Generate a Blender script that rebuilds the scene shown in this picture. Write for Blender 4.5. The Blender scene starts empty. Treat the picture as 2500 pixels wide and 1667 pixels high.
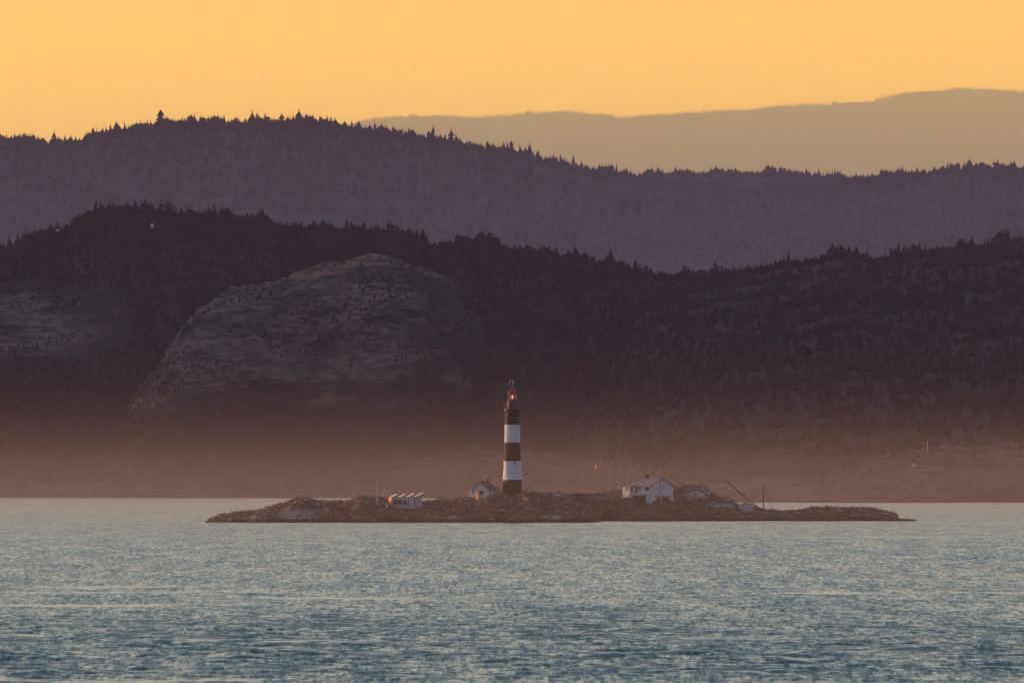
import bpy, math, random
import numpy as np
from mathutils import Vector
R = math.radians
sc = bpy.context.scene
col = sc.collection
random.seed(7)
rng = np.random.default_rng(11)

# ------------------------------------------------------------------ camera
EYE = 10.0            # height of the eye above the sea, metres
FOC = 40000.0         # focal length in reference pixels (2500 px wide frame)
HOR = 1175.0          # row of the horizon in the reference frame
cam_d = bpy.data.cameras.new('camera')
cam = bpy.data.objects.new('camera', cam_d); col.objects.link(cam)
cam_d.sensor_width = 36.0
cam_d.lens = 36.0 * FOC / 2500.0
cam_d.clip_start = 5.0
cam_d.clip_end = 400000.0
cam.location = (0, 0, EYE)
cam.rotation_euler = (R(90) + math.atan((HOR - 833.5) / FOC), 0, 0)
sc.camera = cam

# ------------------------------------------------------------------ light
SUN_AZ = -56.0        # degrees left of the view axis
SUN_EL = 4.0
w = bpy.data.worlds.new("World"); sc.world = w; w.use_nodes = True
nt = w.node_tree; nt.nodes.clear()
N = nt.nodes.new; L = nt.links.new
out = N('ShaderNodeOutputWorld'); bg = N('ShaderNodeBackground')
tc = N('ShaderNodeTexCoord'); sep = N('ShaderNodeSeparateXYZ')
L(tc.outputs['Generated'], sep.inputs[0])
def ramp(tree, stops, interp='LINEAR'):
    r = tree.nodes.new('ShaderNodeValToRGB'); r.color_ramp.interpolation = interp
    e = r.color_ramp.elements
    while len(e) > 1: e.remove(e[-1])
    e[0].position = stops[0][0]; e[0].color = (*stops[0][1], 1)
    for p, c in stops[1:]:
        k = e.new(p); k.color = (*c, 1)
    return r
# sky glow towards the sunset and the cool sky opposite, both by elevation
front = ramp(nt, [(0.0, (6.6, 3.15, .0)), (.030, (6.6, 3.15, .0)), (.037, (1.6, 1.05, .38)), (.055, (1.08, .86, .53)), (.12, (.70, .65, .50)),
                  (.25, (.37, .415, .40)), (.5, (.18, .275, .33)), (1.0, (.13, .22, .34))])
back = ramp(nt, [(0.0, (.12, .11, .14)), (.08, (.15, .135, .165)), (.25, (.15, .165, .21)), (1.0, (.12, .19, .30))])
L(sep.outputs[2], front.inputs[0]); L(sep.outputs[2], back.inputs[0])
dot = N('ShaderNodeVectorMath'); dot.operation = 'DOT_PRODUCT'
L(tc.outputs['Generated'], dot.inputs[0])
dot.inputs[1].default_value = (math.sin(R(-25)), math.cos(R(-25)), 0)
mr = N('ShaderNodeMapRange'); mr.interpolation_type = 'SMOOTHSTEP'
mr.inputs['From Min'].default_value = -.35; mr.inputs['From Max'].default_value = .8
L(dot.outputs['Value'], mr.inputs[0])
mx = N('ShaderNodeMix'); mx.data_type = 'RGBA'
L(mr.outputs[0], mx.inputs[0]); L(back.outputs[0], mx.inputs[6]); L(front.outputs[0], mx.inputs[7])
sky = N('ShaderNodeTexSky'); sky.sky_type = 'NISHITA'; sky.sun_disc = False
sky.sun_elevation = R(SUN_EL); sky.sun_rotation = R(SUN_AZ)
sky.air_density = 1.5; sky.dust_density = 3.0
skm = N('ShaderNodeMix'); skm.data_type = 'RGBA'; skm.blend_type = 'ADD'; skm.inputs[0].default_value = .004
L(mx.outputs[2], skm.inputs[6]); L(sky.outputs[0], skm.inputs[7])
L(skm.outputs[2], bg.inputs[0]); bg.inputs[1].default_value = 1.0
L(bg.outputs[0], out.inputs[0])

sun_d = bpy.data.lights.new('sun', 'SUN'); sun_d.energy = 3.6; sun_d.angle = R(0.6); sun_d.color = (1.0, .50, .24)
sun = bpy.data.objects.new('sun', sun_d); col.objects.link(sun)
sdir = Vector((math.sin(R(SUN_AZ)) * math.cos(R(SUN_EL)), math.cos(R(SUN_AZ)) * math.cos(R(SUN_EL)), math.sin(R(SUN_EL))))
sun.rotation_euler = sdir.to_track_quat('Z', 'Y').to_euler()

vs = sc.view_settings; vs.view_transform = 'Standard'; vs.look = 'None'; vs.exposure = .55; vs.gamma = 1; vs.use_curve_mapping = False
cy = sc.cycles
cy.use_denoising = True
try: cy.denoiser = 'OPENIMAGEDENOISE'
except Exception: pass
cy.max_bounces = 6; cy.volume_bounces = 2; cy.transparent_max_bounces = 16
cy.use_adaptive_sampling = False; cy.sample_clamp_indirect = 3.0
cy.volume_max_steps = 64

# ------------------------------------------------------------------ helpers
def tag(o, label=None, cat=None, group=None, kind=None):
    if label: o['label'] = label
    if cat: o['category'] = cat
    if group: o['group'] = group
    if kind: o['kind'] = kind
    return o
def empty(name, loc, rz=0):
    o = bpy.data.objects.new(name, None); o.empty_display_size = .5
    o.location = loc; o.rotation_euler = (0, 0, rz); col.objects.link(o); return o
def link_mesh(name, me, mat, parent=None):
    o = bpy.data.objects.new(name, me)
    for m in (mat if isinstance(mat, (list, tuple)) else [mat]): me.materials.append(m)
    if parent is not None: o.parent = parent
    col.objects.link(o); return o
def np_mesh(name, V, F, smooth=True):
    """V (n,3), F (m,k) arrays to a mesh"""
    me = bpy.data.meshes.new(name)
    V = np.ascontiguousarray(V, dtype=np.float32); F = np.ascontiguousarray(F, dtype=np.int32)
    k = F.shape[1]
    me.vertices.add(len(V)); me.vertices.foreach_set('co', V.ravel())
    me.loops.add(F.size); me.loops.foreach_set('vertex_index', F.ravel())
    me.polygons.add(len(F)); me.polygons.foreach_set('loop_start', np.arange(0, F.size, k, dtype=np.int32))
    me.polygons.foreach_set('use_smooth', np.full(len(F), smooth))
    me.update(calc_edges=True); return me
def add_attr(me, name, vals):
    a = me.attributes.new(name, 'FLOAT', 'POINT'); a.data.foreach_set('value', np.asarray(vals, dtype=np.float32))
class MB:
    def __init__(s): s.v = []; s.f = []; s.m = []
    def add(s, vs_, fs, mi=0):
        b = len(s.v); s.v += [tuple(p) for p in vs_]; s.f += [tuple(b + i for i in f) for f in fs]; s.m += [mi] * len(fs); return s
    def box(s, x0, x1, y0, y1, z0, z1, mi=0):
        return s.add([(x0,y0,z0),(x1,y0,z0),(x1,y1,z0),(x0,y1,z0),(x0,y0,z1),(x1,y0,z1),(x1,y1,z1),(x0,y1,z1)],
                     [(0,3,2,1),(4,5,6,7),(0,1,5,4),(1,2,6,5),(2,3,7,6),(3,0,4,7)], mi)
    def rings(s, rings, mi=0, caps=True):
        n = len(rings[0]); vs_ = [p for r in rings for p in r]; fs = []
        for k in range(len(rings) - 1):
            for i in range(n):
                j = (i + 1) % n
                fs.append((k*n+i, k*n+j, (k+1)*n+j, (k+1)*n+i))
        if caps: fs += [tuple(range(n))[::-1], tuple((len(rings)-1)*n + i for i in range(n))]
        return s.add(vs_, fs, mi)
    def lathe(s, prof, n=24, c=(0, 0), mi=0):
        return s.rings([[(c[0] + r*math.cos(2*math.pi*i/n), c[1] + r*math.sin(2*math.pi*i/n), z) for i in range(n)] for r, z in prof], mi)
    def tube(s, pts, r, n=6, mi=0, closed=False):
        pts = [Vector(p) for p in pts]; rs = []
        rr = r if isinstance(r, (list, tuple)) else [r]*len(pts)
        for i, p in enumerate(pts):
            a = pts[(i-1) % len(pts)] if (i > 0 or closed) else p
            b = pts[(i+1) % len(pts)] if (i < len(pts)-1 or closed) else p
            t = (b - a).normalized()
            ref = Vector((0, 1, 0)) if abs(t.y) < .9 else Vector((1, 0, 0))
            u = t.cross(ref).normalized(); v = t.cross(u)
            rs.append([p + u*rr[i]*math.cos(2*math.pi*k/n) + v*rr[i]*math.sin(2*math.pi*k/n) for k in range(n)])
        if closed: rs.append(rs[0])
        return s.rings(rs, mi, caps=not closed)
    def build(s, name, mat, parent=None, smooth=False):
        me = bpy.data.meshes.new(name); me.from_pydata(s.v, [], s.f); me.update()
        o = link_mesh(name, me, mat, parent)
        me.polygons.foreach_set('material_index', s.m)
        if smooth: me.polygons.foreach_set('use_smooth', [True]*len(s.f))
        return o

def hash2(ix, iy, seed):
    h = (ix.astype(np.int64)*374761393 + iy.astype(np.int64)*668265263 + seed*1442695041) & 0xFFFFFFFF
    h = ((h ^ (h >> 13)) * 1274126177) & 0xFFFFFFFF
    h = (h ^ (h >> 16)) & 0xFFFFFF
    return h.astype(np.float64) / 0xFFFFFF
def vnoise(x, y, seed=0):
    x0 = np.floor(x); y0 = np.floor(y); fx = x-x0; fy = y-y0
    fx = fx*fx*fx*(fx*(fx*6-15)+10); fy = fy*fy*fy*(fy*(fy*6-15)+10)
    a = hash2(x0, y0, seed); b = hash2(x0+1, y0, seed); c = hash2(x0, y0+1, seed); d = hash2(x0+1, y0+1, seed)
    return (a*(1-fx)+b*fx)*(1-fy) + (c*(1-fx)+d*fx)*fy
def fbm(x, y, oct=4, seed=0, gain=.5, ridged=False):
    s = 0; a = 1; t = 0
    for k in range(oct):
        n = vnoise(x*2**k + 17.3*k, y*2**k - 9.1*k, seed+k)*2-1
        if ridged: n = 1-2*np.abs(n)
        s = s + a*n; t += a; a *= gain
    return s/t
def sstep(a, b, x):
    t = np.clip((x-a)/(b-a), 0, 1); return t*t*(3-2*t)
def row_z(row, D): return EYE + (HOR - row)*D/FOC        # height seen at a row of the reference, at distance D
def col_x(c, D): return (c - 1250.0)*D/FOC

# ------------------------------------------------------------------ materials
def mat(name, color=(.5,.5,.5), rough=.8, metal=0.0, spec=.3, bump=None, var=None, emit=None):
    """var=(scale, colour2, lo, hi): mottling; bump=(scale, distance)"""
    m = bpy.data.materials.new(name); m.use_nodes = True; t = m.node_tree; b = t.nodes['Principled BSDF']
    b.inputs['Base Color'].default_value = (*color, 1); b.inputs['Roughness'].default_value = rough
    b.inputs['Metallic'].default_value = metal; b.inputs['Specular IOR Level'].default_value = spec
    co = t.nodes.new('ShaderNodeTexCoord')
    if var:
        n = t.nodes.new('ShaderNodeTexNoise'); n.inputs['Scale'].default_value = var[0]; n.inputs['Detail'].default_value = 6
        t.links.new(co.outputs['Object'], n.inputs['Vector'])
        r = ramp(t, [(var[2], color), (var[3], var[1])]); t.links.new(n.outputs[0], r.inputs[0])
        t.links.new(r.outputs[0], b.inputs['Base Color'])
    if bump:
        n = t.nodes.new('ShaderNodeTexNoise'); n.inputs['Scale'].default_value = bump[0]; n.inputs['Detail'].default_value = 5
        t.links.new(co.outputs['Object'], n.inputs['Vector'])
        bp = t.nodes.new('ShaderNodeBump'); bp.inputs['Distance'].default_value = bump[1]
        t.links.new(n.outputs[0], bp.inputs['Height']); t.links.new(bp.outputs[0], b.inputs['Normal'])
    if emit:
        b.inputs['Emission Color'].default_value = (*emit[0], 1); b.inputs['Emission Strength'].default_value = emit[1]
    return m
M = {}
M['white'] = mat('white_paint', (.72,.74,.76), .7, var=(1.2, (.62,.60,.57), .45, .75))
M['masonry_white'] = mat('white_painted_masonry', (.74,.78,.82), .8, var=(1.6, (.54,.56,.58), .5, .78), bump=(2.2, .12))
M['masonry_black'] = mat('black_painted_masonry', (.012,.011,.012), .75, var=(1.6, (.03,.027,.028), .5, .78), bump=(2.2, .12))
M['red'] = mat('red_paint', (.30,.025,.03), .5)
M['darkred'] = mat('weathered_red_paint', (.17,.05,.085), .6)
M['brown_roof'] = mat('brown_shingles', (.10,.05,.038), .9, var=(2.5, (.15,.08,.06), .4, .7))
M['grey_roof'] = mat('grey_shingles', (.22,.17,.18), .9, var=(2.0, (.30,.25,.25), .4, .7))
M['dark_glass'] = mat('dark_window', (.035,.03,.035), .45, spec=.25)
M['dark'] = mat('dark_metal', (.03,.028,.03), .6)
M['steel'] = mat('pale_metal', (.55,.55,.56), .45, metal=.2)
M['brick'] = mat('chimney_brick', (.12,.06,.05), .9, bump=(6, .05))
M['concrete'] = mat('weathered_concrete', (.36,.33,.31), .9, var=(1.5, (.22,.20,.19), .4, .7), bump=(3,.05))
M['deck'] = mat('rusty_brown_deck', (.12,.055,.045), .9, var=(2, (.07,.04,.035), .4, .7))
M['rust'] = mat('rusty_steel', (.16,.05,.035), .8)
M['orange'] = mat('sunlit_orange', (.85,.30,.12), .6)  # holds sunlit orange in its colour for the end wall and hillside roof
M['solar'] = mat('pale_glint', (.86,.84,.74), .35, metal=0, spec=.6)  # sun glint put into the pale base colour
M['trunk'] = mat('bark', (.06,.045,.035), .95)
M['bird'] = mat('dark_plumage', (.02,.018,.018), .8)
M['rock_dark'] = mat('dark_rock', (.11,.08,.065), .95, var=(.5, (.34,.30,.28), .45, .62), bump=(1.5,.2))
M['blue_grey'] = mat('blue_grey_siding', (.56,.58,.60), .7, var=(1.0, (.46,.47,.49), .4, .7))

def foliage(name, c1, c2, c3):
    m = bpy.data.materials.new(name); m.use_nodes = True; t = m.node_tree; b = t.nodes['Principled BSDF']
    b.inputs['Roughness'].default_value = .9; b.inputs['Specular IOR Level'].default_value = .1
    g = t.nodes.new('ShaderNodeNewGeometry'); n = t.nodes.new('ShaderNodeTexNoise')
    n.inputs['Scale'].default_value = .09; n.inputs['Detail'].default_value = 3
    t.links.new(g.outputs['Position'], n.inputs['Vector'])
    r = ramp(t, [(.3, c1), (.5, c2), (.72, c3)]); t.links.new(n.outputs[0], r.inputs[0])
    t.links.new(r.outputs[0], b.inputs['Base Color']); return m
M['fir'] = foliage('fir_foliage', (.022,.025,.022), (.032,.032,.029), (.058,.042,.030))

def terrain_mat(name, soil, soil2, rock, rock2, scale):
    """soil where the 'bare' attribute is low, fissured rock where it is high"""
    m = bpy.data.materials.new(name); m.use_nodes = True; t = m.node_tree; b = t.nodes['Principled BSDF']
    b.inputs['Roughness'].default_value = .95; b.inputs['Specular IOR Level'].default_value = .15
    g = t.nodes.new('ShaderNodeNewGeometry')
    def nz(s, d=6, ro=.6):
        mp = t.nodes.new('ShaderNodeMapping'); mp.inputs['Scale'].default_value = (.6, .3, 2.6)
        t.links.new(g.outputs['Position'], mp.inputs[0])
        n = t.nodes.new('ShaderNodeTexNoise'); n.inputs['Scale'].default_value = s; n.inputs['Detail'].default_value = d
        n.inputs['Roughness'].default_value = ro; t.links.new(mp.outputs[0], n.inputs['Vector']); return n
    n1 = nz(scale); n2 = nz(scale*2.7); n3 = nz(scale*.5, 8, .65)
    r1 = ramp(t, [(.38, soil), (.62, soil2)]); r2 = ramp(t, [(.40, rock2), (.58, rock)])
    t.links.new(n1.outputs[0], r1.inputs[0]); t.links.new(n2.outputs[0], r2.inputs[0])
    at = t.nodes.new('ShaderNodeAttribute'); at.attribute_name = 'bare'
    ad = t.nodes.new('ShaderNodeMath'); ad.operation = 'ADD'
    t.links.new(at.outputs['Fac'], ad.inputs[0]); t.links.new(n3.outputs[0], ad.inputs[1])
    mrr = t.nodes.new('ShaderNodeMapRange'); mrr.inputs['From Min'].default_value = .93; mrr.inputs['From Max'].default_value = 1.12
    t.links.new(ad.outputs[0], mrr.inputs[0])
    x = t.nodes.new('ShaderNodeMix'); x.data_type = 'RGBA'
    t.links.new(mrr.outputs[0], x.inputs[0]); t.links.new(r1.outputs[0], x.inputs[6]); t.links.new(r2.outputs[0], x.inputs[7])
    sp = t.nodes.new('ShaderNodeSeparateXYZ'); t.links.new(g.outputs['Position'], sp.inputs[0])
    wr = ramp(t, [(.0, (.25, .22, .22)), (.5, (.35, .3, .3)), (1.0, (1, 1, 1))]); wm = t.nodes.new('ShaderNodeMapRange')
    wm.inputs['From Min'].default_value = .3; wm.inputs['From Max'].default_value = 1.1; t.links.new(sp.outputs[2], wm.inputs[0]); t.links.new(wm.outputs[0], wr.inputs[0])
    wx_ = t.nodes.new('ShaderNodeMix'); wx_.data_type = 'RGBA'; wx_.blend_type = 'MULTIPLY'; wx_.inputs[0].default_value = 1   # weed and wet rock at the tide line
    t.links.new(x.outputs[2], wx_.inputs[6]); t.links.new(wr.outputs[0], wx_.inputs[7])
    t.links.new(wx_.outputs[2], b.inputs['Base Color'])
    bp = t.nodes.new('ShaderNodeBump'); bp.inputs['Distance'].default_value = .6/scale*.5; bp.inputs['Strength'].default_value = .8
    t.links.new(n2.outputs[0], bp.inputs['Height']); t.links.new(bp.outputs[0], b.inputs['Normal'])
    return m
M['island'] = terrain_mat('island_ground', (.095,.05,.032), (.17,.095,.062), (.40,.37,.36), (.17,.13,.115), .35)
M['hill'] = terrain_mat('hill_ground', (.018,.018,.016), (.028,.025,.022), (.165,.12,.10), (.06,.045,.038), .06)
M['farhill'] = terrain_mat('far_hill_ground', (.016,.02,.015), (.022,.026,.019), (.03,.03,.026), (.02,.024,.02), .02)

# ------------------------------------------------------------------ hills
def grid_faces(nr, nc):
    i = np.arange(nr-1)[:, None]*nc + np.arange(nc-1)[None, :]
    i = i.ravel(); return np.stack([i, i+1, i+nc+1, i+nc], 1)
def hill_mesh(name, cols_, depths, hfun, material, bare=None, kind='structure'):
    """a hill sampled over bearing columns and distances: true x = bearing * distance"""
    C, T = np.meshgrid(cols_, np.linspace(0, 1, depths))
    X, Y, Z = hfun(C, T)
    me = np_mesh(name, np.stack([X.ravel(), Y.ravel(), Z.ravel()], 1), grid_faces(depths, len(cols_)))
    if bare is not None: add_attr(me, 'bare', bare(C, T, X, Y, Z).ravel())
    o = link_mesh(name, me, material); tag(o, kind=kind); return o

def prof(pts):
    p = np.array(pts, float); return lambda c: np.interp(c, p[:, 0], p[:, 1])

near_top0 = prof([(-600,690),(-300,650),(0,622),(38,612),(73,590),(107,580),(142,578),(172,570),(191,545),(230,530),(268,521),(298,519),(325,522),(364,530),(413,529),
 (459,540),(528,536),(574,545),(620,543),(651,545),(674,562),(727,568),(788,564),(823,574),(900,577),(934,574),(984,584),(1018,592),(1049,612),(1091,608),
 (1144,602),(1187,602),(1213,610),(1232,626),(1290,620),(1313,628),(1343,620),(1366,638),(1412,634),(1451,648),(1466,657),(1520,656),(1546,674),(1585,684),
 (1634,690),(1669,686),(1715,690),(1761,682),(1799,687),(1837,676),(1883,665),(1914,658),(1952,657),(1983,652),(2032,640),(2090,636),(2132,648),(2174,647),
 (2208,632),(2247,630),(2289,626),(2327,624),(2373,617),(2423,612),(2450,600),(2500,598),(2700,580),(3100,640)])
near_top = lambda c: near_top0(c) + 5
dome_top = prof([(-600,1400),(230,1400),(290,1020),(320,960),(390,885),(440,800),(480,757),(560,712),(680,680),(780,644),(860,630),(950,631),(1040,655),(1120,690),
 (1220,735),(1330,790),(1400,850),(1500,960),(1600,1100),(1700,1400),(3100,1400)])
left_top = prof([(-600,700),(-200,680),(0,690),(120,700),(250,735),(330,800),(400,900),(470,1020),(560,1300),(3100,1400)])
mid_top = prof([(-600,1400),(850,1400),(960,1120),(1050,1075),(1150,1050),(1230,1052),(1320,1075),(1420,1090),(1550,1130),(1700,1180),(1850,1400),(3100,1400)])
cape_top = prof([(-600,1500),(1560,1400),(1700,1235),(1790,1222),(1850,1214),(1950,1192),(2050,1155),(2150,1118),(2230,1104),(2310,1096),(2370,1102),(2430,1087),(2490,1090),(2560,1098),(2700,1080),(3100,1060)])
def shore(c): return 10256 + (7860-10256)*sstep(1380, 1760, c) + 60*np.sin(c/90.0)
NEAR_D = 12000.0
def lump(row, Dc, Dw, D):
    """a rounded rise whose crest, at distance Dc, is seen at the given row"""
    z = row_z(row, Dc)
    return np.where(z > 0, z, 0)*np.sqrt(np.clip(1-((D-Dc)/Dw)**2, 0, 1)) - 400*(z <= 0)
def near_h(C, D):
    X = col_x(C, D); s = shore(C)
    t = np.clip((D - s - 300)/(11400 - s - 300), 0, 1)
    zc = row_z(near_top(C), 11400.0)
    base = zc*np.minimum(D/11400, 1)*(.06*np.clip((D-s)/300, -1, 1) + .94*np.sin(t*math.pi/2)**1.1)
    base = np.where(D > 11400, zc - (D-11400)*.12, base)
    rough = 1 - .75*sstep(10900, 11350, D)
    base = base + (fbm(X/70, D/110, 4, 3)*9 + fbm(X/22, D/30, 3, 5)*2.5)*rough*sstep(0, 300, D-s) + fbm(X/9, D/12, 3, 4, ridged=True)*1.3
    ok = 1.0
    dm = lump(dome_top(C), s+600, 520, D) + fbm(X/34 + D/90, D/55, 5, 21, ridged=True)*6.5 + fbm(X/90, D/120, 3, 24)*4 - 6 + fbm(X/11 + D/40, D/16, 4, 26, ridged=True)*1.8
    lf = base - 5 + fbm(X/30, D/60, 5, 31, ridged=True)*9*sstep(500, 300, C)
    md = lump(mid_top(C), s+230, 200, D) + fbm(X/16, D/40, 4, 41, ridged=True)*2.5
    cp = lump(cape_top(C), s+260, 250, D) + fbm(X/14 + D/70, D/22, 5, 51)*4.2 + fbm(X/5, D/9, 3, 54, ridged=True)*.9
    Z = np.maximum.reduce([base, dm, lf, md, cp])
    rowz = HOR - (Z-EYE)*FOC/D
    bare = np.where(dm >= Z-.8, (.57 - .24*sstep(850, 1250, C))*sstep(12, 80, Z) - .05*sstep(.0, .3, fbm(X/45, D/80, 3, 37)), np.where((cp >= Z-.5) | (md >= Z-.5), .55, .08))
    lp = np.exp(-((C-90)/260)**4 - ((rowz-790)/110)**4) * (dm < Z-.8)
    bare = np.maximum(bare, .53*lp)
    bare = np.maximum(bare, .55*(1-sstep(8, 36, Z)))
    bare = bare + .10*fbm(X/40, D/70, 3, 33)*(bare > .3)
    bare = bare*(1-.7*sstep(1120, 1350, C)*(dm >= Z-.8))
    # right part of the left rock face and the lower middle are overgrown
    Z = np.where(D < s, -3.0, np.maximum(Z, .2 + 1.2*vnoise(X/6, D/6, 9)))
    return X, Z, bare
def near_f(C, T):
    s = shore(C); D = s - 30 + (NEAR_D - s + 30)*T**1.15
    X, Z, b = near_h(C, D); return X, D, Z
def near_b(C, T, X, Y, Z):
    return near_h(C, Y)[2]
cols_n = np.linspace(-500, 3000, 1150)
hill_mesh('hill', cols_n, 560, near_f, M['hill'], near_b)

r2_top = prof([(-700,420),(-300,350),(0,346),(23,350),(73,353),(122,362),(149,367),(172,362),(191,364),(226,345),(245,345),(260,336),(306,328),(364,325),(387,316),(421,317),(475,304),(505,305),
 (536,309),(612,308),(658,310),(689,318),(750,315),(788,318),(842,322),(896,336),(961,342),(984,347),(1030,354),(1056,355),(1091,363),(1144,370),(1186,375),(1206,380),(1244,383),
 (1259,390),(1309,397),(1359,412),(1382,424),(1431,434),(1466,433),(1496,438),(1531,440),(1554,446),(1600,452),(1700,464),(1860,476),(2000,480),(2060,470),(2150,452),(2212,444),(2250,434),
 (2289,424),(2346,424),(2396,423),(2423,430),(2500,431),(2800,400),(3200,470)])
r2b_top = prof([(-700,700),(1300,560),(1450,455),(1554,440),(1588,434),(1700,436),(1753,433),(1810,432),(1883,430),(1906,430),(1933,438),(1998,441),(2059,443),(2086,448),(2136,444),(2212,444),(2400,470),(3200,560)])
r3_top = prof([(-900,430),(0,385),(150,354),(600,330),(853,309),(869,304),(892,298),(953,291),(1037,286),(1125,288),(1202,288),(1252,286),(1286,281),(1355,276),(1412,279),(1489,285),
 (1523,292),(1565,286),(1642,283),(1695,278),(1810,272),(1944,261),(2078,254),(2124,253),(2174,239),(2250,227),(2358,219),(2442,225),(2500,229),(2800,250),(3300,330)])
def ridge_f(top, Dc, Df, Db, seed, amp, sc_):
    def h(C, T):
        D = Df + (Db-Df)*T
        X = col_x(C, D); t = np.clip((D-Df)/(Dc-Df), 0, 1)
        z = row_z(top(C), Dc)
        Z = z*np.minimum(D/Dc, 1)*np.sin(t*math.pi/2)**.9
        Z = np.where(D > Dc, z-(D-Dc)*.25, Z)
        Z = Z + fbm(X/sc_, D/sc_/1.6, 4, seed, ridged=True)*amp*np.clip(np.abs(D-Dc)/(Dc-Df)*5, .04, 1)
        return X, D, Z
    return h
D2, D2B, D3 = 17000.0, 19000.0, 62000.0
f2 = ridge_f(r2_top, D2, 13000, 18200, 61, 16, 160)
f2b = ridge_f(r2b_top, D2B, 17800, 20500, 71, 14, 160)
f3 = ridge_f(r3_top, D3, 44000, 66000, 81, 30, 900)
hill_mesh('hill', np.linspace(-700, 3200, 700), 170, f2, M['farhill'])
hill_mesh('hill', np.linspace(-700, 3200, 500), 80, f2b, M['farhill'])
def shade_spur_f(C, T):
    X = -1500 + (C-.5)*900; Y = 8300 + 4600*T
    Z = 292*np.clip(1-((X+1500)/440)**2, 0, 1)*np.sqrt(np.clip(1-((Y-10600)/2250)**2, 0, 1)) - 2 + fbm(X/60, Y/90, 4, 95, ridged=True)*9
    return X, Y, Z
hill_mesh('hill', np.linspace(0, 1, 70), 220, shade_spur_f, M['hill'])   # unseen spur added left of the frame to shade the near hill
hill_mesh('mountain', np.linspace(-900, 3300, 700), 120, f3, M['farhill'])

# ------------------------------------------------------------------ trees
def conifer(seed, h=1.0, wdt=.30, layers=9, per=7, lean=0.05, ragged=.5):
    """crown of drooping branch sprays: (verts, tris) for a tree one unit tall"""
    r_ = np.random.default_rng(seed); V = []; F = []
    lx = r_.normal(0, lean)
    for k in range(layers):
        t = k/(layers-1); z = .12 + .86*t
        rad = wdt*(1-t)**.8*(1 + r_.uniform(-ragged, ragged)*.6) + .025
        cx = lx*z
        for j in range(per):
            if r_.random() < .12*ragged: continue
            a = 2*math.pi*(j + r_.uniform(-.4, .4))/per + k
            l = rad*r_.uniform(1-ragged, 1.15); hw = .22 + .35*rad
            tip = (cx + math.cos(a)*l, math.sin(a)*l, z - l*.35 + r_.uniform(-.02, .03))
            p0 = (cx + math.cos(a-1.3)*l*hw, math.sin(a-1.3)*l*hw, z - .02)
            p1 = (cx + math.cos(a+1.3)*l*hw, math.sin(a+1.3)*l*hw, z - .02)
            up = (cx, 0, z + max(.11, 1.25*.86/(layers-1)) + .02*r_.random())
            b = len(V); V += [tip, p0, p1, up]; F += [(b, b+1, b+3), (b, b+3, b+2), (b, b+2, b+1)]
    return np.array(V), np.array(F)
def bushy(seed, n=70, wdt=.33, low=.25):
    """irregular rounded crown made of leaf clumps with gaps"""
    r_ = np.random.default_rng(seed); V = []; F = []
    lobes = [(r_.uniform(-.5,.5)*wdt, r_.uniform(-.5,.5)*wdt, r_.uniform(low+.15, .82), r_.uniform(.35,.6)*wdt) for _ in range(5)] + [(0,0,.55,.62*wdt)]
    for i in range(n):
        lx, ly, lz, lr = lobes[i % len(lobes)]
        d = r_.normal(size=3); d /= np.linalg.norm(d); rr = lr*r_.uniform(.6, 1.15)
        c = np.array([lx, ly, lz]) + d*rr*np.array([1, 1, .9])
        s = r_.uniform(.05, .10)
        u = r_.normal(size=3); u -= d*np.dot(u, d)*.7; u /= np.linalg.norm(u); v = np.cross(d, u)
        b = len(V); V += [c-u*s-v*s*.5, c+u*s-v*s*.6, c+v*s+d*s*.4]; F += [(b, b+1, b+2)]
    return np.array(V), np.array(F)
PROTO = [conifer(1), conifer(2, wdt=.24, layers=10), conifer(3, wdt=.34, layers=9, ragged=.55), conifer(4, wdt=.28, lean=.12, ragged=.55),
         bushy(5), bushy(6, wdt=.42), bushy(8, n=80, wdt=.28), conifer(9, wdt=.40, layers=9, per=9, ragged=.5)]
LOW = [conifer(21, layers=5, per=5), conifer(22, layers=5, per=5, wdt=.38, ragged=.8), bushy(23, n=26, wdt=.4), conifer(24, layers=6, per=4, wdt=.24)]
def forest(name, pos, hts, protos, label, lean_to=None):
    Vs = []; Fs = []; b = 0
    pick = rng.integers(0, len(protos), len(pos)); ang = rng.uniform(0, 2*math.pi, len(pos))
    sw = rng.uniform(.8, 1.5, len(pos))
    for k, (pv, pf) in enumerate(protos):
        idx = np.nonzero(pick == k)[0]
        if not len(idx): continue
        ca = np.cos(ang[idx])[:, None]; sa = np.sin(ang[idx])[:, None]; h = hts[idx][:, None]; s_ = sw[idx][:, None]
        x = (pv[None, :, 0]*ca - pv[None, :, 1]*sa)*h*s_ + pos[idx, 0][:, None]
        y = (pv[None, :, 0]*sa + pv[None, :, 1]*ca)*h*s_ + pos[idx, 1][:, None]
        z = pv[None, :, 2]*h + pos[idx, 2][:, None]
        V = np.stack([x, y, z], 2).reshape(-1, 3)
        F = (pf[None] + (np.arange(len(idx))*len(pv))[:, None, None]).reshape(-1, 3) + b
        Vs.append(V); Fs.append(F); b += len(V)
    me = np_mesh(name, np.concatenate(Vs), np.concatenate(Fs), smooth=False)
    return tag(link_mesh(name, me, M['fir']), label, 'forest', kind='stuff')
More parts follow.
